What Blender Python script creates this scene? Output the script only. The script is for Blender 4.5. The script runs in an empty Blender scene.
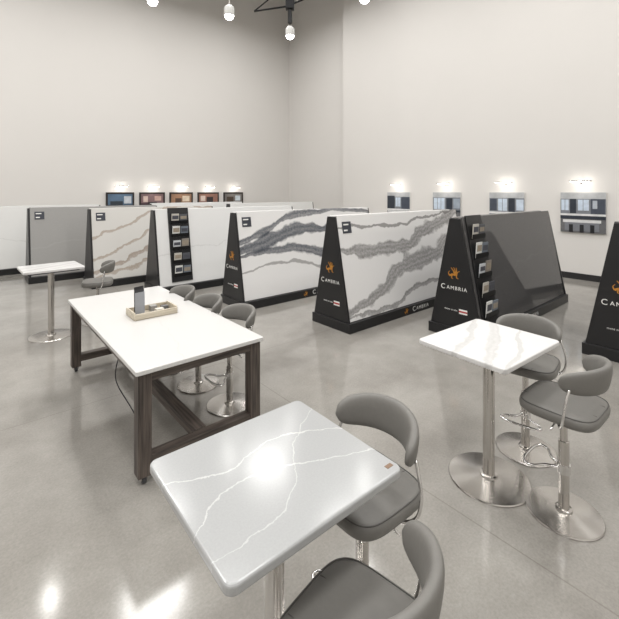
import bpy, math, random
from mathutils import Vector, Matrix
random.seed(4)
sc = bpy.context.scene
sc.view_settings.view_transform = 'Standard'
sc.view_settings.look = 'None'
sc.view_settings.exposure = 0.0

def lin(c):
    c = c/255.0
    return c/12.92 if c <= 0.04045 else ((c+0.055)/1.055)**2.4
def rgb(r, g, b): return (lin(r), lin(g), lin(b), 1.0)

# ------------------------------------------------------------ materials
MC = {}
def mat(name, col, rough=0.5, metal=0.0, spec=0.5, coat=0.0, emit=None, es=0.0, noise=0.0, nscale=20.0, bump=0.0):
    if name in MC: return MC[name]
    m = bpy.data.materials.new(name); m.use_nodes = True
    nt = m.node_tree; b = nt.nodes['Principled BSDF']
    b.inputs['Base Color'].default_value = col
    b.inputs['Roughness'].default_value = rough
    b.inputs['Metallic'].default_value = metal
    b.inputs['Specular IOR Level'].default_value = spec
    b.inputs['Coat Weight'].default_value = coat
    if emit:
        b.inputs['Emission Color'].default_value = emit
        b.inputs['Emission Strength'].default_value = es
    if noise > 0 or bump > 0:
        tc = nt.nodes.new('ShaderNodeTexCoord')
        n = nt.nodes.new('ShaderNodeTexNoise'); n.inputs['Scale'].default_value = nscale; n.inputs['Detail'].default_value = 4
        nt.links.new(tc.outputs['Object'], n.inputs['Vector'])
        if noise > 0:
            mr = nt.nodes.new('ShaderNodeMapRange')
            mr.inputs['To Min'].default_value = 1-noise; mr.inputs['To Max'].default_value = 1+noise
            nt.links.new(n.outputs['Fac'], mr.inputs['Value'])
            mx = nt.nodes.new('ShaderNodeVectorMath'); mx.operation = 'SCALE'
            mx.inputs[0].default_value = col[:3]
            nt.links.new(mr.outputs[0], mx.inputs['Scale'])
            nt.links.new(mx.outputs[0], b.inputs['Base Color'])
        if bump > 0:
            bp = nt.nodes.new('ShaderNodeBump'); bp.inputs['Strength'].default_value = bump; bp.inputs['Distance'].default_value = 0.002
            nt.links.new(n.outputs['Fac'], bp.inputs['Height']); nt.links.new(bp.outputs[0], b.inputs['Normal'])
    MC[name] = m
    return m

M_wall = mat('wall_paint', rgb(217, 214, 210), 0.85, spec=0.2, noise=0.012, nscale=1.5)
M_ceil = mat('ceiling_paint', rgb(180, 178, 175), 0.9, spec=0.1, noise=0.02, nscale=2)
M_blk = mat('black_laminate', rgb(24, 24, 26), 0.35, noise=0.1, nscale=30)
M_base = mat('baseboard_vinyl', rgb(34, 33, 34), 0.5, noise=0.1)
M_blkmetal = mat('black_metal', rgb(22, 22, 23), 0.4, 0.5)
M_leather = mat('grey_leather', rgb(112, 110, 106), 0.48, spec=0.4, noise=0.05, nscale=60, bump=0.25)
M_seam = mat('grey_seam', rgb(80, 78, 75), 0.6, noise=0.05)
M_gold = mat('gold_foil', rgb(200, 138, 58), 0.35, 0.3, noise=0.1)
M_white = mat('white_print', rgb(225, 225, 222), 0.5, noise=0.02)
M_lampglow = mat('lamp_lens', (1, 1, 1, 1), 0.3, emit=(1, .98, .95, 1), es=25)
M_tubeglow = mat('picture_light_lens', (1, 1, 1, 1), 0.3, emit=(1, .95, .88, 1), es=8)
M_caster = mat('caster_rubber', rgb(60, 60, 62), 0.5, noise=0.05)

def steel(name, col, rough, radial=False):
    m = mat(name, col, rough, 1.0, noise=0.06, nscale=40)
    if radial:
        nt = m.node_tree; b = nt.nodes['Principled BSDF']
        t = nt.nodes.new('ShaderNodeTangent'); t.direction_type = 'RADIAL'; t.axis = 'Z'
        b.inputs['Anisotropic'].default_value = 0.85
        nt.links.new(t.outputs[0], b.inputs['Tangent'])
    return m
M_steel = steel('brushed_steel', rgb(198, 195, 191), 0.18)
M_disc = steel('brushed_steel_disc', rgb(200, 197, 193), 0.2, True)
M_chrome = steel('chrome', rgb(218, 217, 216), 0.08)

def wood(name, c1, c2, axis=0):
    m = bpy.data.materials.new(name); m.use_nodes = True; nt = m.node_tree; b = nt.nodes['Principled BSDF']
    tc = nt.nodes.new('ShaderNodeTexCoord'); mp = nt.nodes.new('ShaderNodeMapping')
    s = [60, 60, 60]; s[axis] = 3
    mp.inputs['Scale'].default_value = s
    n = nt.nodes.new('ShaderNodeTexNoise'); n.inputs['Scale'].default_value = 1.0; n.inputs['Detail'].default_value = 5
    cr = nt.nodes.new('ShaderNodeValToRGB')
    cr.color_ramp.elements[0].position = 0.35; cr.color_ramp.elements[0].color = c1
    cr.color_ramp.elements[1].position = 0.68; cr.color_ramp.elements[1].color = c2
    nt.links.new(tc.outputs['Object'], mp.inputs[0]); nt.links.new(mp.outputs[0], n.inputs['Vector'])
    nt.links.new(n.outputs['Fac'], cr.inputs[0]); nt.links.new(cr.outputs[0], b.inputs['Base Color'])
    b.inputs['Roughness'].default_value = 0.5
    return m
WD1, WD2 = rgb(47, 41, 38), rgb(96, 86, 79)
M_wood = [wood('dark_wood_x', WD1, WD2, 0), wood('dark_wood_y', WD1, WD2, 1), wood('dark_wood_z', WD1, WD2, 2)]
M_tray = wood('tray_wood', rgb(175, 164, 144), rgb(212, 203, 186), 0)

def concrete():
    m = bpy.data.materials.new('polished_concrete'); m.use_nodes = True; nt = m.node_tree; N = nt.nodes; Lk = nt.links
    b = N['Principled BSDF']
    tc = N.new('ShaderNodeTexCoord')
    n1 = N.new('ShaderNodeTexNoise'); n1.inputs['Scale'].default_value = 1.1; n1.inputs['Detail'].default_value = 9; n1.inputs['Roughness'].default_value = 0.68
    n2 = N.new('ShaderNodeTexNoise'); n2.inputs['Scale'].default_value = 70; n2.inputs['Detail'].default_value = 4; n2.inputs['Roughness'].default_value = .7
    Lk.new(tc.outputs['Object'], n1.inputs['Vector']); Lk.new(tc.outputs['Object'], n2.inputs['Vector'])
    cr = N.new('ShaderNodeValToRGB')
    cr.color_ramp.elements[0].position = 0.3; cr.color_ramp.elements[0].color = rgb(128, 124, 118)
    cr.color_ramp.elements[1].position = 0.7; cr.color_ramp.elements[1].color = rgb(156, 153, 147)
    Lk.new(n1.outputs['Fac'], cr.inputs[0])
    mr = N.new('ShaderNodeMapRange'); mr.inputs['From Min'].default_value = 0.3; mr.inputs['From Max'].default_value = 0.7
    mr.inputs['To Min'].default_value = 0.88; mr.inputs['To Max'].default_value = 1.12
    Lk.new(n2.outputs['Fac'], mr.inputs['Value'])
    sc1 = N.new('ShaderNodeVectorMath'); sc1.operation = 'SCALE'
    Lk.new(cr.outputs[0], sc1.inputs[0]); Lk.new(mr.outputs[0], sc1.inputs['Scale'])
    sp = N.new('ShaderNodeSeparateXYZ'); Lk.new(tc.outputs['Object'], sp.inputs[0])
    masks = []
    for out, off in ((0, 0.9), (1, 2.2)):
        a = N.new('ShaderNodeMath'); a.operation = 'ADD'; a.inputs[1].default_value = off + 100*3.6
        Lk.new(sp.outputs[out], a.inputs[0])
        mo = N.new('ShaderNodeMath'); mo.operation = 'MODULO'; mo.inputs[1].default_value = 3.6
        Lk.new(a.outputs[0], mo.inputs[0])
        lt = N.new('ShaderNodeMath'); lt.operation = 'LESS_THAN'; lt.inputs[1].default_value = 0.008
        Lk.new(mo.outputs[0], lt.inputs[0]); masks.append(lt)
    mxm = N.new('ShaderNodeMath'); mxm.operation = 'MAXIMUM'
    Lk.new(masks[0].outputs[0], mxm.inputs[0]); Lk.new(masks[1].outputs[0], mxm.inputs[1])
    ms = N.new('ShaderNodeMath'); ms.operation = 'MULTIPLY'; ms.inputs[1].default_value = 0.35
    Lk.new(mxm.outputs[0], ms.inputs[0])
    mx = N.new('ShaderNodeMix'); mx.data_type = 'RGBA'; mx.inputs['B'].default_value = rgb(95, 86, 76)
    Lk.new(ms.outputs[0], mx.inputs['Factor']); Lk.new(sc1.outputs[0], mx.inputs['A'])
    Lk.new(mx.outputs['Result'], b.inputs['Base Color'])
    r = N.new('ShaderNodeMapRange'); r.inputs['To Min'].default_value = 0.05; r.inputs['To Max'].default_value = 0.17
    Lk.new(n1.outputs['Fac'], r.inputs['Value']); Lk.new(r.outputs[0], b.inputs['Roughness'])
    b.inputs['Specular IOR Level'].default_value = 0.8
    return m
M_floor = concrete()

def quartz(name, base, veins, sx=1.0, sy=1.0, distort=0.06, dscale=2.0, rough=0.1, speck=0.02, ox=0.0, oy=0.0, freq=90.0):
    m = bpy.data.materials.new(name); m.use_nodes = True; nt = m.node_tree; N = nt.nodes; Lk = nt.links
    b = N['Principled BSDF']; b.inputs['Roughness'].default_value = rough
    tc = N.new('ShaderNodeTexCoord'); sp = N.new('ShaderNodeSeparateXYZ'); Lk.new(tc.outputs['Object'], sp.inputs[0])
    def math_(op, a, c=None, clamp=False):
        n = N.new('ShaderNodeMath'); n.operation = op; n.use_clamp = clamp
        for i, v in enumerate((a, c)):
            if v is None: continue
            if isinstance(v, (int, float)): n.inputs[i].default_value = v
            else: Lk.new(v, n.inputs[i])
        return n.outputs[0]
    nz = N.new('ShaderNodeTexNoise'); nz.inputs['Scale'].default_value = dscale; nz.inputs['Detail'].default_value = 6; nz.inputs['Roughness'].default_value = 0.6
    Lk.new(tc.outputs['Object'], nz.inputs['Vector'])
    nb = N.new('ShaderNodeTexNoise'); nb.inputs['Scale'].default_value = dscale*2.3; nb.inputs['Detail'].default_value = 5
    Lk.new(tc.outputs['Object'], nb.inputs['Vector'])
    nf = N.new('ShaderNodeTexNoise'); nf.inputs['Scale'].default_value = 30; nf.inputs['Detail'].default_value = 5; nf.inputs['Roughness'].default_value = .7
    Lk.new(tc.outputs['Object'], nf.inputs['Vector'])
    x = math_('DIVIDE', math_('ADD', sp.outputs[0], ox), sx)
    y = math_('DIVIDE', math_('ADD', sp.outputs[1], oy), sy)
    dn = math_('MULTIPLY', math_('SUBTRACT', nz.outputs['Fac'], 0.5), distort*4)
    y = math_('ADD', y, dn)
    f1 = N.new('ShaderNodeTexNoise'); f1.inputs['Scale'].default_value = 150; Lk.new(tc.outputs['Object'], f1.inputs['Vector'])
    mr = N.new('ShaderNodeMapRange'); mr.inputs['From Min'].default_value = .3; mr.inputs['From Max'].default_value = .7
    mr.inputs['To Min'].default_value = 1-speck; mr.inputs['To Max'].default_value = 1+speck
    Lk.new(f1.outputs['Fac'], mr.inputs['Value'])
    s0 = N.new('ShaderNodeVectorMath'); s0.operation = 'SCALE'; s0.inputs[0].default_value = base[:3]
    Lk.new(mr.outputs[0], s0.inputs['Scale'])
    cur = s0.outputs[0]
    def fcurve(pts, inp):
        fc = N.new('ShaderNodeFloatCurve'); c = fc.mapping.curves[0]
        pts = sorted(pts)
        c.points[0].location = pts[0]; c.points[-1].location = pts[-1]
        for p in pts[1:-1]: c.points.new(*p)
        fc.mapping.update(); Lk.new(inp, fc.inputs['Value'])
        return fc.outputs[0]
    for pts, wid, col, strength, streak in veins:
        cen = fcurve(pts, x)
        d = math_('ABSOLUTE', math_('SUBTRACT', y, cen))
        w = fcurve([(a, bb*5) for a, bb in wid], x)
        w = math_('MULTIPLY', w, 0.2)
        w = math_('MULTIPLY', w, math_('ADD', math_('MULTIPLY', nb.outputs['Fac'], 2.2), -0.1))
        q = math_('SUBTRACT', 1.0, math_('DIVIDE', d, math_('MAXIMUM', w, 0.0005)), True)
        q = math_('MULTIPLY', q, 3.0, True)
        if streak > 0:
            st = math_('MULTIPLY', math_('SUBTRACT', nf.outputs['Fac'], .38), 4.0, True)
            s2 = math_('SINE', math_('MULTIPLY', math_('SUBTRACT', y, cen), freq))
            s2 = math_('ADD', math_('MULTIPLY', s2, .5), .5)
            st = math_('ADD', math_('MULTIPLY', st, .6), math_('MULTIPLY', s2, .4))
            st = math_('ADD', math_('MULTIPLY', st, streak), 1-streak)
            q = math_('MULTIPLY', q, st, True)
        q = math_('MULTIPLY', q, strength)
        mx = N.new('ShaderNodeMix'); mx.data_type = 'RGBA'; mx.inputs['B'].default_value = col
        Lk.new(q, mx.inputs['Factor']); Lk.new(cur, mx.inputs['A']); cur = mx.outputs['Result']
    Lk.new(cur, b.inputs['Base Color'])
    return m

# ------------------------------------------------------------ mesh helpers
def empty(name, loc=(0, 0, 0), rz=0.0):
    e = bpy.data.objects.new(name, None); e.location = loc; e.rotation_euler = (0, 0, rz)
    e.empty_display_size = 0.1
    sc.collection.objects.link(e); return e

def mk(name, V, F, m, parent=None, smooth=False, bevel=0.0, seg=2, loc=None, rot=None):
    me = bpy.data.meshes.new(name); me.from_pydata([tuple(v) for v in V], [], F); me.update()
    if smooth:
        for p in me.polygons: p.use_smooth = True
    me.materials.append(m)
    o = bpy.data.objects.new(name, me); sc.collection.objects.link(o)
    if parent: o.parent = parent
    if loc: o.location = loc
    if rot: o.rotation_euler = rot
    import bmesh
    bm = bmesh.new(); bm.from_mesh(me); bmesh.ops.recalc_face_normals(bm, faces=bm.faces); bm.to_mesh(me); bm.free()
    if bevel > 0:
        bv = o.modifiers.new('bevel', 'BEVEL'); bv.width = bevel; bv.segments = seg; bv.limit_method = 'ANGLE'; bv.angle_limit = math.radians(40)
    return o

def boxvf(x0, x1, y0, y1, z0, z1):
    V = [(x0, y0, z0), (x1, y0, z0), (x1, y1, z0), (x0, y1, z0), (x0, y0, z1), (x1, y0, z1), (x1, y1, z1), (x0, y1, z1)]
    F = [(0, 3, 2, 1), (4, 5, 6, 7), (0, 1, 5, 4), (1, 2, 6, 5), (2, 3, 7, 6), (3, 0, 4, 7)]
    return V, F
def box(name, b, m, parent=None, bevel=0.0, **k):
    V, F = boxvf(*b); return mk(name, V, F, m, parent, bevel=bevel, **k)

def prism(pts, z0, z1):
    n = len(pts)
    V = [(p[0], p[1], z0) for p in pts] + [(p[0], p[1], z1) for p in pts]
    F = [tuple(range(n))[::-1], tuple(range(n, 2*n))] + [(i, (i+1) % n, n+(i+1) % n, n+i) for i in range(n)]
    return V, F
def rrect(w, d, r, n=6):
    P = []
    for cx, cy, a0 in ((w/2-r, d/2-r, 0), (-w/2+r, d/2-r, 90), (-w/2+r, -d/2+r, 180), (w/2-r, -d/2+r, 270)):
        for i in range(n+1):
            a = math.radians(a0+90*i/n); P.append((cx+r*math.cos(a), cy+r*math.sin(a)))
    return P
def lathe(prof, n=48):
    V = []; F = []
    for r, z in prof:
        for i in range(n):
            a = 2*math.pi*i/n; V.append((r*math.cos(a), r*math.sin(a), z))
    for j in range(len(prof)-1):
        for i in range(n):
            F.append((j*n+i, j*n+(i+1) % n, (j+1)*n+(i+1) % n, (j+1)*n+i))
    F.append(tuple(range(n))[::-1]); F.append(tuple(range((len(prof)-1)*n, len(prof)*n)))
    return V, F
def tube(pts, r, n=12, closed=False):
    P = [Vector(p) for p in pts]; V = []; F = []; m = len(P)
    up = None
    for i, p in enumerate(P):
        if closed: t = P[(i+1) % m]-P[i-1]
        else: t = P[min(i+1, m-1)]-P[max(i-1, 0)]
        t.normalize()
        if up is None:
            up = Vector((0, 0, 1)) if abs(t.z) < 0.9 else Vector((1, 0, 0))
        s = t.cross(up); s.normalize(); up = s.cross(t)
        for k in range(n):
            a = 2*math.pi*k/n; V.append(p+r*(math.cos(a)*s+math.sin(a)*up))
    mm = m if closed else m-1
    for i in range(mm):
        j = (i+1) % m
        for k in range(n): F.append((i*n+k, i*n+(k+1) % n, j*n+(k+1) % n, j*n+k))
    if not closed:
        F.append(tuple(range(n))[::-1]); F.append(tuple(range((m-1)*n, m*n)))
    return V, F
def smooth_pts(P, n=8):
    P = [Vector(p) for p in P]; Q = [P[0]]+P+[P[-1]]; out = []
    for i in range(1, len(Q)-2):
        p0, p1, p2, p3 = Q[i-1], Q[i], Q[i+1], Q[i+2]
        for k in range(n):
            t = k/n
            out.append(0.5*((2*p1)+(-p0+p2)*t+(2*p0-5*p1+4*p2-p3)*t*t+(-p0+3*p1-3*p2+p3)*t**3))
    out.append(P[-1]); return out

def autosmooth(o):
    for p in o.data.polygons: p.use_smooth = len(p.vertices) <= 4
    md = o.modifiers.new('es', 'EDGE_SPLIT'); md.split_angle = math.radians(35)

# ------------------------------------------------------------ room
U = Vector((.76, .65, 0)); Vv = Vector((.65, -.76, 0))
AU = math.atan2(.65, .76); AV = math.atan2(-.76, .65)
C1 = Vector((-.86, 16.8, 0)); C2 = Vector((1.16, 13.86, 0))
CH = 10.4
def slot(name, root, ang, b, m, bevel=0.0):
    V, F = boxvf(*b); o = mk(name, V, F, m, bevel=bevel); o.location = root; o.rotation_euler = (0, 0, ang); return o
slot('wall_left', C1, AU, (-20, 0.25, 0, .2, 0, CH), M_wall)
slot('wall_far', C1, AV, (0, 3.6, 0, .2, 0, CH), M_wall)
slot('wall_right', C2, AV, (0, 16.6, 0, .6, 0, CH), M_wall)
slot('wall_back', C1+Vv*20, AU, (-20, 0.4, -.2, 0, 0, CH), M_wall)
slot('wall_front', C1-U*20, AV, (-.2, 20.2, -.2, 0, 0, CH), M_wall)
slot('floor', C1, AU, (-20.2, .6, -20.2, .2, -.1, 0), M_floor)
slot('ceiling', C1, AU, (-20.2, .6, -20.2, .2, CH, CH+.1), M_ceil)
slot('baseboard_left', C1, AU, (-20, 0, -.015, 0, 0, .13), M_base)
slot('baseboard_far', C1, AV, (0, 3.55, -.015, 0, 0, .13), M_base)
slot('baseboard_right', C2, AV, (0, 16.4, -.015, 0, 0, .13), M_base)

# ------------------------------------------------------------ A-frame displays
def letters(txt, size, m, parent, loc, rot, name='lettering', spacing=1.25):
    cu = bpy.data.curves.new('t', 'FONT'); cu.body = txt; cu.size = size; cu.align_x = 'CENTER'; cu.align_y = 'CENTER'
    cu.extrude = 0.001; cu.space_character = spacing
    t = bpy.data.objects.new('t', cu); sc.collection.objects.link(t)
    bpy.context.view_layer.update()
    dg = bpy.context.evaluated_depsgraph_get()
    me = bpy.data.meshes.new_from_object(t.evaluated_get(dg))
    bpy.data.objects.remove(t)
    me.materials.clear(); me.materials.append(m)
    o = bpy.data.objects.new(name, me); sc.collection.objects.link(o); o.parent = parent; o.location = loc; o.rotation_euler = rot
    return o

def emblem(parent, loc, rot, s):
    strokes = [([(-.5, -.25), (-.2, -.1), (0, -.15), (.2, -.05), (.3, .15), (.5, .25)], .085),
               ([(.0, -.1), (-.1, .2), (-.35, .5)], .07), ([(.05, -.1), (.05, .25), (-.1, .55)], .07), ([(.1, -.05), (.2, .25), (.15, .55)], .06),
               ([(-.2, -.1), (-.3, -.4), (-.15, -.5)], .06), ([(.2, -.05), (.2, -.35), (.38, -.45)], .06), ([(-.5, -.25), (-.6, 0), (-.45, .2)], .05)]
    V = []; F = []
    for P, w in strokes:
        Q = smooth_pts([(a, b, 0) for a, b in P], 5); n = len(Q)
        for i, q in enumerate(Q):
            t = (Q[min(i+1, n-1)]-Q[max(i-1, 0)]).normalized(); nn = Vector((-t.y, t.x, 0)); ww = w*(1-.75*i/(n-1))
            for z in (0, .02):
                V.append((q+nn*ww)*s+Vector((0, 0, z*s))); V.append((q-nn*ww)*s+Vector((0, 0, z*s)))
        b0 = len(V)-4*n
        for i in range(n-1):
            a = b0+4*i; F.append((a+2, a+3, a+7, a+6)); F.append((a, a+2, a+6, a+4)); F.append((a+1, a+5, a+7, a+3))
    return mk('emblem', V, F, M_gold, parent, loc=loc, rot=rot)

def smallcaps(parent, loc, rot, s, m):
    e = bpy.data.objects.new('wordmark', None); sc.collection.objects.link(e); e.parent = parent; e.location = loc; e.rotation_euler = rot
    letters('C', s*1.25, m, e, (-s*2.25, s*.04, 0), (0, 0, 0), spacing=1.0)
    letters('AMBRIA', s*.9, m, e, (s*.40, 0, 0), (0, 0, 0), spacing=1.3)

BH = .345; TH = .075; HT = 1.52; PZ = .13
def aframe(loc, L, slabmat, rack=False, label=True, branding=True, ang=AU, backmat=None):
    R = empty('stone_slab_display', (loc[0], loc[1], 0), ang)
    box('plinth', (-.05, L+.03, -BH-.03, BH+.03, 0, PZ), M_blk, R, bevel=.006)
    for nm, x0 in (('end_board_near', -.035), ('end_board_far', L-.01)):
        pts = [(-BH, PZ), (BH, PZ), (TH, HT), (-TH, HT)]
        V = [(x0, p[0], p[1]) for p in pts]+[(x0+.03, p[0], p[1]) for p in pts]
        F = [(0, 1, 2, 3), (7, 6, 5, 4)]+[(i, (i+1) % 4, 4+(i+1) % 4, 4+i) for i in range(4)]
        mk(nm, V, F, M_blk, R, bevel=.004)
    dy = BH-TH-.02; dz = HT-PZ
    th = math.atan2(dz, dy); Hs = math.hypot(dy, dz)+.01
    for sgn in (-1, 1):
        if sgn == -1:
            rt = (th, 0, 0); lc = (0, -BH+.045, PZ)
        else:
            rt = (math.pi-th, 0, 0); lc = (0, BH-.045, PZ)
        V, F = boxvf(.0, L-.012, 0, Hs, -.015 if sgn < 0 else -.03, .03 if sgn < 0 else .015)
        mm = slabmat if sgn < 0 else (backmat or slabmat)
        s = mk('slab_front' if sgn < 0 else 'slab_rear', V, F, mm, R, bevel=.003, loc=lc, rot=rt)
        if sgn < 0: front = s
    box('spine', (0, L-.02, -.03, .03, 1.2, HT-.03), M_blk, R)
    if label:
        box('info_tag', (.08, .25, Hs-.25, Hs-.09, .03, .036), mat('tag_slate', rgb(52, 55, 64), .4, noise=.05), front)
        box('info_tag_print', (.10, .17, Hs-.22, Hs-.20, .036, .038), M_white, front)
        box('info_tag_print', (.10, .20, Hs-.14, Hs-.12, .036, .038), M_white, front)
    if rack:
        rx = .12 if rack is True else rack
        box('rack_board', (rx, rx+.40, .06, Hs+.02, .03, .05), M_blk, front, bevel=.003)
        cols = [rgb(215, 215, 212), rgb(112, 120, 130), rgb(190, 186, 178), rgb(82, 84, 90), rgb(195, 198, 202), rgb(140, 132, 124)]
        tl = math.radians(14)
        for i in range(5):
            y = .16+.245*i
            mk('rack_pocket', *boxvf(-.17, .17, 0, .06, .012, .018), M_blkmetal, front, loc=(rx+.20, y, .062), rot=(tl, 0, 0))
            mk('rack_shelf', *boxvf(-.17, .17, -.008, .0, -.012, .018), M_blkmetal, front, loc=(rx+.20, y, .062))
            for k in range(2):
                cx = -.08+.16*k; hh = .20-.012*((i+k) % 3)
                mk('brochure', *boxvf(cx-.07, cx+.07, .004, hh, -.004, .008), mat('brochure_%d' % ((i*2+k) % 6), cols[(i*2+k) % 6], .4, noise=.15, nscale=12), front, loc=(rx+.20, y, .062), rot=(tl, 0, 0))
                mk('brochure_photo', *boxvf(cx-.06, cx+.06, .085, hh-.035, .008, .010), mat('brochure_photo_%d' % ((i+k) % 2), (rgb(70, 72, 80), rgb(150, 140, 125))[(i+k) % 2], .4, noise=.3, nscale=30), front, loc=(rx+.20, y, .062), rot=(tl, 0, 0))
    if branding:
        rot = (math.pi/2, 0, -math.pi/2)
        emblem(R, (-.037, .0, .82), rot, .14)
        smallcaps(R, (-.038, 0, .63), rot, .072, M_white)
        box('flag_print', (-.037, -.035, -.17, -.06, .32, .38), M_white, R)
        box('flag_stripe', (-.038, -.036, -.17, -.06, .34, .36), mat('flag_red', rgb(170, 50, 50), .5, noise=.05), R)
        letters('MADE IN USA', .024, M_white, R, (-.038, .05, .35), rot)
        smallcaps(R, (L*.50, -BH-.0315, .065), (math.pi/2, 0, 0), .085, M_white)
        emblem(R, (L*.50-.38, -BH-.0315, .067), (math.pi/2, 0, 0), .085)
    return R

SL = 3.1; SH = 1.40
W = rgb(218, 217, 216)
G1 = rgb(62, 67, 76); G2 = rgb(116, 114, 113); G3 = rgb(155, 154, 152)
m2 = quartz('quartz_bold_charcoal', W, [
    ([(0, .66), (.18, .78), (.4, .96), (.6, .99), (1, .97)], [(0, .04), (.3, .05), (.6, .04), (1, .03)], G1, .95, .35),
    ([(0, .56), (.2, .66), (.45, .78), (.7, .74), (1, .66)], [(0, .05), (.3, .11), (.6, .07), (1, .05)], G1, .97, .25),
    ([(0, .50), (.2, .54), (.45, .50), (.65, .36), (1, .14)], [(0, .02), (.3, .06), (.6, .09), (1, .04)], G1, .95, .3),
    ([(0, .3), (.3, .38), (.6, .2), (1, .04)], [(0, .01), (.5, .025), (1, .01)], G3, .9, 0),
], SL, SH, .045, 1.3)
m3 = quartz('quartz_grey_ribbon', W, [
    ([(0, .70), (.25, .62), (.5, .68), (.75, .84), (1, .99)], [(0, .03), (.3, .09), (.6, .10), (1, .07)], G2, .92, .45),
    ([(0, .06), (.2, .18), (.4, .40), (.6, .46), (.8, .56), (1, .80)], [(0, .04), (.3, .09), (.6, .12), (1, .09)], G2, .92, .45),
    ([(0, .02), (.3, .05), (.5, .16), (.8, .24), (1, .46)], [(0, .015), (.4, .03), (1, .02)], G2, .85, .4),
    ([(0, .90), (.4, .88), (.8, .97), (1, 1)], [(0, .015), (.5, .02), (1, .01)], G2, .8, 0),
], SL, SH, .065, 1.5, freq=120)
mC = quartz('quartz_warm_vein', rgb(200, 198, 194), [
    ([(0, .1), (.3, .35), (.6, .75), (1, .95)], [(0, .03), (.5, .05), (1, .03)], rgb(140, 122, 106), .8, .4),
    ([(0, .3), (.2, .45), (.5, .85), (1, .98)], [(0, .02), (.5, .03), (1, .02)], rgb(150, 134, 118), .8, .4),
    ([(0, .02), (.4, .25), (.7, .5), (1, .7)], [(0, .02), (.5, .04), (1, .02)], rgb(150, 134, 118), .8, .4),
    ([(0, .6), (.2, .75), (.4, .95), (1, 1)], [(0, .02), (.5, .025), (1, .01)], rgb(150, 134, 118), .7, .2),
], SL, SH, .07, 2.0)
mD = quartz('quartz_plain_white', rgb(214, 214, 213), [([(0, .4), (.5, .5), (1, .3)], [(0, .01), (1, .01)], G3, .2, 0)], SL, SH)
mE = quartz('quartz_soft_white', rgb(210, 210, 208), [([(0, .6), (.5, .4), (1, .7)], [(0, .01), (1, .01)], G3, .2, 0)], SL, SH)
mB = quartz('quartz_mid_grey', rgb(148, 147, 145), [([(0, .4), (.5, .5), (1, .3)], [(0, .01), (1, .01)], rgb(165, 165, 163), .2, 0)], SL, SH, speck=.06)
m4 = quartz('quartz_dark_grey', rgb(80, 79, 79), [([(0, .3), (.5, .5), (1, .6)], [(0, .01), (1, .01)], rgb(95, 94, 93), .2, 0)], SL, SH, speck=.15, rough=.05)

aframe((3.42, 4.36), 3.0, m4)
aframe((1.88, 5.13), 2.95, m4, rack=.06, label=False)
aframe((.32, 5.53), 3.12, m3)
aframe((-1.23, 6.54), 3.2, m2)
aframe((-2.9, 7.45), 3.2, mD, rack=.22, label=False, branding=False)
aframe((-4.36, 7.95), 2.6, mC, branding=False)
aframe((-5.85, 8.35), 2.6, mB, branding=False)
aframe((-7.5, 8.8), 2.6, mE, branding=False, label=False)
aframe((-2.3, 11.4), 3.1, mE, branding=False, label=False)
aframe((-4.6, 11.6), 3.0, mD, branding=False, label=False)

# ------------------------------------------------------------ pedestal tables
def pedestal_table(name, x, y, ang, w, d, topmat, h=.90, tag=False):
    R = empty(name, (x, y, 0), ang)
    V, F = prism(rrect(w, d, .03), h-.032, h)
    mk('stone_top', V, F, topmat, R, bevel=.008, seg=3)
    V, F = prism(rrect(w-.10, d-.10, .02), h-.05, h-.032); mk('sub_top', V, F, M_blk, R)
    V, F = prism(rrect(.32, .32, .02), h-.062, h-.05); mk('mounting_plate', V, F, M_blkmetal, R)
    V, F = lathe([(.036, .02), (.036, h-.062)], 32); autosmooth(mk('post', V, F, M_steel, R))
    V, F = lathe([(.245, 0), (.247, .006), (.243, .012), (.12, .020), (.05, .024)], 64); autosmooth(mk('base_disc', V, F, M_disc, R))
    V, F = lathe([(.055, .022), (.052, .034), (.037, .038)], 32); autosmooth(mk('collar', V, F, M_steel, R))
    if tag:
        box('corner_tag', (w/2-.050, w/2-.02, -d/2+.03, -d/2+.046, h, h+.001), mat('tag_brown', rgb(120, 95, 75), .4, noise=.1), R)
    return R
WV = rgb(202, 202, 201)
mT1 = quartz('quartz_grey_white_vein', rgb(164, 165, 165), [
    ([(0, .75), (.3, .62), (.6, .70), (1, .5)], [(0, .005), (.5, .008), (1, .005)], WV, .7, 0),
    ([(0, .35), (.3, .5), (.6, .42), (1, .2)], [(0, .004), (.5, .007), (1, .004)], WV, .65, 0),
    ([(0, .15), (.4, .22), (.7, .6), (1, .85)], [(0, .003), (.5, .005), (1, .003)], WV, .5, 0),
], .7, .6, .05, 6.0, rough=.15, speck=.03, ox=.35, oy=.3)
mT2 = quartz('quartz_white_soft_vein', rgb(208, 207, 206), [
    ([(0, .2), (.3, .35), (.6, .5), (1, .75)], [(0, .05), (.5, .08), (1, .04)], rgb(150, 149, 147), .4, .6),
    ([(0, .55), (.4, .65), (.7, .85), (1, .95)], [(0, .03), (.5, .05), (1, .03)], rgb(150, 149, 147), .4, .5),
    ([(0, .05), (.4, .12), (.7, .3), (1, .45)], [(0, .02), (.5, .03), (1, .02)], rgb(150, 149, 147), .4, .3),
], .7, .6, .05, 4.0, rough=.16, ox=.35, oy=.3)
A40 = math.radians(39.5)
pedestal_table('bistro_table', -.124, 1.41, A40, .68, .60, mT1, tag=True)
pedestal_table('bistro_table', 1.165, 2.60, math.radians(37), .71, .58, mT2)
pedestal_table('bistro_table', -3.34, 5.17, math.radians(43), .66, .56, mT2)

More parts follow.
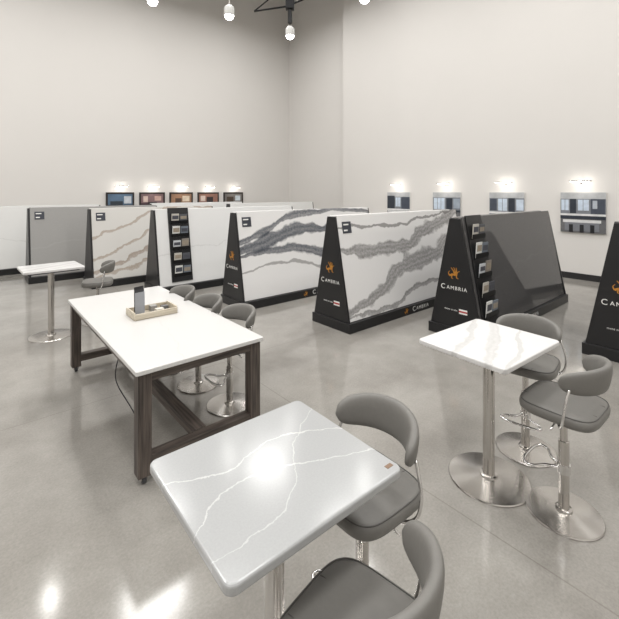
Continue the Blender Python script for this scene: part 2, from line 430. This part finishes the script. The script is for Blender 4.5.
# ------------------------------------------------------------ stools
def stool(x, y, deg, sh=.66):
    R = empty('counter_stool', (x, y, 0), math.radians(deg))
    V, F = lathe([(.195, 0), (.197, .006), (.193, .012), (.10, .019), (.04, .023)], 64); autosmooth(mk('base_disc', V, F, M_disc, R))
    V, F = lathe([(.028, .02), (.028, sh-.24), (.024, sh-.235), (.020, sh-.235), (.020, sh-.06)], 32); autosmooth(mk('post', V, F, M_steel, R))
    V, F = lathe([(.045, .02), (.043, .032), (.029, .036)], 32); autosmooth(mk('collar', V, F, M_steel, R))
    box('seat_plate', (-.11, .11, -.09, .09, sh-.085, sh-.065), M_blkmetal, R, bevel=.004)
    V, F = tube([(0, 0, sh-.08), (.0, -.12, sh-.085), (.0, -.2, sh-.10)], .005, 8); mk('height_lever', V, F, M_chrome, R, smooth=True)
    n = 64; rings = [(.80, -.066), (.93, -.062), (.99, -.048), (1.0, -.03), (.99, -.014), (.955, -.004), (.9, 0.0), (.7, .005), (.4, .007), (.12, .007)]
    V = []; F = []
    for s, z in rings:
        for i in range(n):
            a = 2*math.pi*i/n; c, q = math.cos(a), math.sin(a); e = 2/4.2
            X = .200*s*math.copysign(abs(c)**e, c); Y = .208*s*math.copysign(abs(q)**e, q)
            V.append((X, Y, sh+z))
    for j in range(len(rings)-1):
        for i in range(n): F.append((j*n+i, j*n+(i+1) % n, (j+1)*n+(i+1) % n, (j+1)*n+i))
    F.append(tuple(range(n))[::-1]); F.append(tuple(range((len(rings)-1)*n, len(rings)*n)))
    mk('seat', V, F, M_leather, R, smooth=True)
    P = []
    for i in range(n):
        a = 2*math.pi*i/n; c, q = math.cos(a), math.sin(a); e = 2/4.2
        P.append((.191*math.copysign(abs(c)**e, c), .199*math.copysign(abs(q)**e, q), sh-.003))
    V, F = tube(P, .0028, 6, True); mk('seat_piping', V, F, M_seam, R, smooth=True)
    for yy in (-.075, .075):
        V, F = tube([(-.18, yy, sh+.000), (-.1, yy, sh+.0035), (0, yy, sh+.0045), (.1, yy, sh+.0035), (.18, yy, sh+.000)], .0018, 6); mk('seat_stitch', V, F, M_seam, R, smooth=True)
    V = []; F = []; NA = 44; NS = 24; A = 80
    zc = sh+.19
    for i in range(NA+1):
        t = -1+2*i/NA; a = math.radians(A*t)
        tp = max(0.0, 1-abs(t)**9)**.5
        hh = (.076-.024*abs(t)**2)*max(tp, .12); tt = .023*max(tp, .15)
        zz = zc-.018*abs(t)**2
        for k in range(NS):
            b = 2*math.pi*k/NS; c, q = math.cos(b), math.sin(b); e = 2/2.8
            dr = tt*math.copysign(abs(c)**e, c); dz = hh*math.copysign(abs(q)**e, q)
            r = .200+dr+.14*dz
            V.append((r*math.cos(a)*1.0, r*math.sin(a)*1.03, zz+dz))
    for i in range(NA):
        for k in range(NS): F.append((i*NS+k, i*NS+(k+1) % NS, (i+1)*NS+(k+1) % NS, (i+1)*NS+k))
    F.append(tuple(range(NS))[::-1]); F.append(tuple(range(NA*NS, (NA+1)*NS)))
    mk('backrest', V, F, M_leather, R, smooth=True)
    for sg in (-1, 1):
        P = smooth_pts([(.0, sg*.06, sh-.074), (.03, sg*.17, sh-.078), (.06, sg*.226, sh-.05), (.075, sg*.240, sh+.02), (.082, sg*.226, sh+.09), (.09, sg*.204, sh+.15)], 6)
        V, F = tube(P, .0075, 10); mk('back_bracket', V, F, M_chrome, R, smooth=True)
    P = smooth_pts([(-.02, .015, .26), (-.08, .05, .26), (-.12, .11, .262), (-.16, .125, .264), (-.185, .08, .264), (-.19, 0, .264), (-.185, -.08, .264), (-.16, -.125, .264), (-.12, -.11, .262), (-.08, -.05, .26), (-.02, -.015, .26)], 5)
    V, F = tube(P, .008, 10); mk('footrest', V, F, M_chrome, R, smooth=True)
    V, F = lathe([(.034, .235), (.034, .285)], 24); autosmooth(mk('footrest_collar', V, F, M_chrome, R))
    return R

stool(.22, 1.67, 38)
stool(.125, 1.08, -40)
stool(1.56, 2.89, 50)
stool(1.475, 2.32, -50)
stool(-.70, 3.50, 42, .57)
stool(-1.075, 3.87, 40, .57)
stool(-1.45, 4.25, 40, .57)
stool(-3.03, 5.72, 25, .60)

# ------------------------------------------------------------ work table
def work_table():
    ang = math.radians(-49.5); Lx = 2.22; Wy = .95; h = .74
    R = empty('work_table', (-1.435, 3.63, 0), ang)
    mt = quartz('quartz_tabletop_white', rgb(204, 203, 201), [([(0, .4), (.5, .5), (1, .3)], [(0, .005), (1, .005)], G3, .1, 0)], 2.2, .95, rough=.18, speck=.05, ox=1.1, oy=.47)
    V, F = prism(rrect(Lx, Wy, .015), h-.03, h); mk('stone_top', V, F, mt, R, bevel=.005)
    lw = .085; ex = Lx/2-.02; ey = Wy/2-.02
    for sx in (-1, 1):
        for sy in (-1, 1):
            x1 = sx*ex; x0 = sx*(ex-lw); y1 = sy*ey; y0 = sy*(ey-lw)
            box('leg', (min(x0, x1), max(x0, x1), min(y0, y1), max(y0, y1), .05, h-.03), M_wood[2], R, bevel=.003)
            cx = (x0+x1)/2; cy = (y0+y1)/2
            V, F = lathe([(.026, -.012), (.028, -.008), (.028, .008), (.026, .012)], 24); mk('caster_wheel', V, F, M_caster, R, loc=(cx+.01, cy, .028), rot=(math.pi/2, 0, 0), bevel=.002)
            box('caster_fork', (cx-.022, cx+.022, cy-.024, cy-.016, .025, .05), M_steel, R)
            box('caster_fork', (cx-.022, cx+.022, cy+.016, cy+.024, .025, .05), M_steel, R)
        x0, x1 = sorted((sx*ex, sx*(ex-lw)))
        box('end_apron', (x0+.005, x1-.005, -ey+lw, ey-lw, h-.09, h-.03), M_wood[1], R, bevel=.002)
        box('end_stretcher', (x0+.005, x1-.005, -ey+lw, ey-lw, .10, .17), M_wood[1], R, bevel=.002)
    for sy in (-1, 1):
        y0, y1 = sorted((sy*ey, sy*(ey-lw)))
        box('side_apron', (-ex+lw, ex-lw, y0+.005, y1-.005, h-.08, h-.03), M_wood[0], R, bevel=.002)
    box('long_stretcher', (-ex+lw, ex-lw, -.045, .045, .10, .17), M_wood[0], R, bevel=.002)
    V, F = tube(smooth_pts([(.55, -ey+.03, h-.09), (.60, -ey+.0, .50), (.75, -ey+.08, .30), (.85, -ey+.12, .12)], 8), .004, 8); mk('power_cord', V, F, M_blk, R, smooth=True)
work_table()

def tray():
    R = empty('literature_tray', (-1.45, 3.68, .741), math.radians(40))
    a, b, t = .19, .13, .012
    box('tray_floor', (-a, a, -b, b, 0, .008), M_tray, R)
    box('tray_side', (-a, a, -b, -b+t, 0, .055), M_tray, R, bevel=.002)
    box('tray_side', (-a, a, b-t, b, 0, .055), M_tray, R, bevel=.002)
    box('tray_end', (-a, -a+t, -b+t, b-t, 0, .065), M_tray, R, bevel=.002)
    box('tray_end', (a-t, a, -b+t, b-t, 0, .065), M_tray, R, bevel=.002)
    for i, (nm, c) in enumerate((('card_mid', rgb(140, 142, 146)), ('card_dark', rgb(45, 46, 50)), ('card_black', rgb(28, 28, 30)))):
        mk('brochure_holder', *boxvf(-.05, .05, -.004, .004, 0, .21+.02*i), mat(nm, c, .3, noise=.1), R, loc=(-.12+.005*i, -.05+.03*i, .012), rot=(math.radians(-16), math.radians(-14), math.radians(-55)), bevel=.001)
    box('sample_box', (.02, .09, -.07, -.01, .008, .05), mat('sample_a', rgb(205, 200, 190), .4, noise=.05), R, bevel=.003)
    box('sample_box', (.10, .16, .01, .07, .008, .045), mat('sample_b', rgb(90, 90, 92), .4, noise=.05), R, bevel=.003)
    box('sample_box', (.0, .06, .03, .09, .008, .06), mat('sample_c', rgb(150, 148, 145), .4, noise=.05), R, bevel=.003)
tray()

# ------------------------------------------------------------ wall pictures
def light_point(name, loc, power, r, parent=None, col=(1, .95, .87)):
    l = bpy.data.lights.new(name, 'POINT'); l.energy = power; l.shadow_soft_size = r; l.color = col
    o = bpy.data.objects.new(name, l); o.location = loc; sc.collection.objects.link(o)
    if parent: o.parent = parent
    return o
def picture(root, ang, w, zb, zt, rects, frame=False, power=2.5):
    R = empty('wall_picture', (root[0], root[1], 0), ang)
    box('canvas', (-w/2, w/2, -.035, -.001, zb, zt), M_white, R, bevel=.002)
    H = zt-zb
    for i, (x, y, ww, hh, c) in enumerate(rects):
        nm = 'print_%d_%d_%d' % c
        box('print_patch', (-w/2+x*w, -w/2+(x+ww)*w, -.0355-.0006*(i+1), -.0345, zb+y*H, zb+(y+hh)*H), mat(nm, rgb(*c), .35, noise=.3, nscale=9), R)
    if frame:
        f = .05
        for bb in ((-w/2-f, w/2+f, zb-f, zb), (-w/2-f, w/2+f, zt, zt+f), (-w/2-f, -w/2, zb, zt), (w/2, w/2+f, zb, zt)):
            box('frame_rail', (bb[0], bb[1], -.05, -.001, bb[2], bb[3]), mat('frame_dark', rgb(40, 33, 31), .4, noise=.1), R, bevel=.004)
    S = empty('picture_light', (root[0], root[1], 0), ang)
    zl = zt+.24
    V, F = tube([(-.2, -.19, zl), (.2, -.19, zl)], .018, 12); mk('lamp_tube', V, F, M_chrome, S, smooth=True)
    V, F = tube([(-.17, -.19, zl-.016), (.17, -.19, zl-.016)], .008, 8); mk('lamp_glow', V, F, M_tubeglow, S, smooth=True)
    V, F = tube(smooth_pts([(0, -.001, zl-.03), (0, -.1, zl+.02), (0, -.19, zl)], 5), .008, 8); mk('lamp_arm', V, F, M_chrome, S, smooth=True)
    box('lamp_mount', (-.05, .05, -.02, -.001, zl-.06, zl), M_chrome, S, bevel=.003)
    light_point('picture_bulb', (0, -.19, zl-.05), power, .03, S)

def kitchen(v):
    D = (44, 50, 60); D2 = (66, 72, 84); Wn = (196, 208, 222); Wt = (214, 214, 214)
    L = [(0, 0, 1, 1, (104, 104, 106)), (0, .84, 1, .16, (176, 178, 180)), (0, .40, 1, .44, (122, 126, 132))]
    if v == 0:
        L += [(0, .2, .34, .68, D), (.38, .5, .22, .32, Wn), (.48, .5, .01, .32, D2), (.64, .42, .36, .42, D2), (.0, .36, 1, .06, Wt), (.05, .08, .8, .24, (150, 150, 150)), (.02, .30, .9, .05, Wt)]
    elif v == 1:
        L += [(.04, .46, .4, .36, Wn), (.17, .46, .012, .36, D2), (.30, .46, .012, .36, D2), (.5, .44, .22, .38, D), (.76, .5, .22, .3, (150, 160, 172)), (0, .38, 1, .06, D), (.08, .26, .8, .07, Wt), (.12, .04, .7, .22, D2)]
    elif v == 2:
        L += [(.02, .48, .2, .34, D2), (.26, .48, .26, .34, Wn), (.38, .48, .012, .34, D2), (.56, .44, .18, .4, D), (.78, .5, .2, .3, Wn), (0, .39, 1, .06, Wt), (0, .28, 1, .11, D2), (.1, .16, .8, .06, Wt), (.14, 0, .72, .16, D)]
    else:
        L += [(.02, .55, .17, .27, Wn), (.10, .55, .01, .27, D2), (.22, .48, .14, .36, D), (.40, .55, .24, .27, Wn), (.51, .55, .01, .27, D2), (.68, .46, .30, .38, D2), (.72, .6, .1, .2, (170, 176, 184)), (0, .42, 1, .05, Wt), (0, .34, 1, .08, D), (.06, .25, .84, .07, Wt), (.1, .04, .76, .21, (120, 122, 128)), (.2, 0, .09, .2, (34, 34, 38)), (.44, 0, .09, .2, (34, 34, 38)), (.67, 0, .09, .2, (34, 34, 38))]
    return L
for k, px in enumerate((399, 447, 507, 583)):
    q = 1/(px+32.0); d = 8.45*q/(1/615.0); x = (px-309.5)*d/400
    picture((x, d), AV, .82, 1.0, 1.85, kitchen(k), power=2.2)
land = [
 [(0, 0, 1, 1, (44, 54, 66)), (0, .55, 1, .45, (84, 106, 128)), (.1, .45, .5, .25, (50, 58, 66)), (.65, .6, .3, .3, (190, 195, 200))],
 [(0, 0, 1, 1, (66, 52, 58)), (0, .6, 1, .4, (122, 98, 100)), (.3, .3, .4, .35, (50, 42, 46)), (.1, .65, .2, .25, (200, 180, 170)), (.6, .7, .3, .2, (190, 160, 150))],
 [(0, 0, 1, 1, (82, 60, 48)), (0, .6, 1, .4, (150, 116, 92)), (.2, .4, .3, .4, (84, 66, 56)), (.55, .65, .35, .25, (215, 200, 180))],
 [(0, 0, 1, 1, (82, 50, 40)), (0, .6, 1, .4, (142, 104, 90)), (.4, .35, .35, .5, (50, 42, 44)), (.08, .65, .25, .25, (205, 190, 180))],
 [(0, 0, 1, 1, (54, 52, 50)), (0, .6, 1, .4, (116, 112, 108)), (.1, .35, .4, .5, (70, 58, 48)), (.6, .65, .3, .25, (195, 205, 212))],
]
for k, px in enumerate((120, 152, 181, 208, 233)):
    d = 8200.0/(777-px); x = (px-309.5)*d/400
    s = (Vector((x, d, 0))-C1).dot(U); P = C1+U*s
    picture((P.x, P.y), AU, .72, 1.05, 1.80, land[k], frame=True, power=2.2)

# ------------------------------------------------------------ lamps
def spot_lamp(x, y, z, truss=False):
    R = empty('ceiling_spotlight', (x, y, z))
    V, F = lathe([(.095, .0), (.105, .02), (.105, .16), (.05, .22), (.02, .24)], 32); autosmooth(mk('housing', V, F, mat('lamp_housing', rgb(205, 205, 202), .4, .1, noise=.03), R))
    V, F = lathe([(.03, -.075), (.07, -.055), (.092, -.01), (.092, .004)], 32); mk('lens', V, F, M_lampglow, R, smooth=True)
    V, F = tube([(0, 0, .2), (0, 0, CH-z)], .010, 8); mk('stem', V, F, M_blkmetal if truss else mat('lamp_stem', rgb(200, 197, 192), .6, .0, noise=.03), R)
    if truss:
        box('hub', (-.1, .1, -.08, .08, .62, .82), M_blkmetal, R, bevel=.01)
        V, F = tube([(0, 0, .70), (-.85, .1, .62)], .022, 8); mk('strut', V, F, M_blkmetal, R)
        V, F = tube([(-.85, .1, .62), (-.25, 0, 1.05)], .016, 8); mk('strut', V, F, M_blkmetal, R)
        V, F = tube([(0, 0, .72), (.55, .1, 1.0)], .022, 8); mk('strut', V, F, M_blkmetal, R)
        V, F = lathe([(.05, .3), (.05, .62)], 16); mk('driver', V, F, M_blkmetal, R)
    l = bpy.data.lights.new('spot_bulb', 'SPOT'); l.energy = 30; l.spot_size = math.radians(130); l.spot_blend = .8; l.shadow_soft_size = .09; l.color = (1, .98, .95)
    o = bpy.data.objects.new('spot_bulb', l); o.parent = R; o.location = (0, 0, -.18); sc.collection.objects.link(o)
spot_lamp(-.455, 9.33, 5.5, True)
spot_lamp(-1.66, 8.27, 5.5)
spot_lamp(1.04, 7.55, 5.5)
spot_lamp(-3.0, 7.65, 5.5)
spot_lamp(-4.6, 7.1, 5.5)
spot_lamp(.9, 1.2, 5.5)
spot_lamp(3.2, 3.5, 5.5)
spot_lamp(-.3, 4.3, 5.5)

def added_fill(x, y):  # added area light above the frame for even room light; fixture body invented
    z = 8.3
    R = empty('added_fill_light', (x, y, z))
    V, F = lathe([(.78, 0), (.79, .03), (.55, .16), (.16, .24), (.10, .34)], 32); autosmooth(mk('added_fill_cover', V, F, mat('added_fill_cover_white', rgb(190, 190, 188), .5, noise=.03), R))
    V, F = tube([(0, 0, .3), (0, 0, CH-z)], .012, 8); mk('stem', V, F, M_blkmetal, R)
    l = bpy.data.lights.new('added_fill_area', 'AREA'); l.shape = 'DISK'; l.size = 1.5; l.energy = FILL_POWER; l.color = (1, .99, .975)
    o = bpy.data.objects.new('added_fill_area', l); o.parent = R; o.location = (0, 0, -.01); sc.collection.objects.link(o)
FILL_POWER = 88
for i in range(5):  # grid of added fill lights, kept out of view
    for j in range(5):
        P = C1 - U*(3.2+3.5*i) + Vv*(3.2+3.5*j)
        added_fill(P.x, P.y)

w = bpy.data.worlds.new('World'); sc.world = w; w.use_nodes = True
w.node_tree.nodes['Background'].inputs[0].default_value = (.9, .92, 1, 1)
w.node_tree.nodes['Background'].inputs[1].default_value = .3

# ------------------------------------------------------------ camera
cd = bpy.data.cameras.new('camera'); cam = bpy.data.objects.new('camera', cd); sc.collection.objects.link(cam)
cam.location = (0, 0, 1.86); cam.rotation_euler = (math.pi/2, 0, 0)
cd.sensor_width = 36; cd.lens = 400/619*36; cd.shift_y = -117.5/619; cd.clip_start = .05
sc.camera = cam
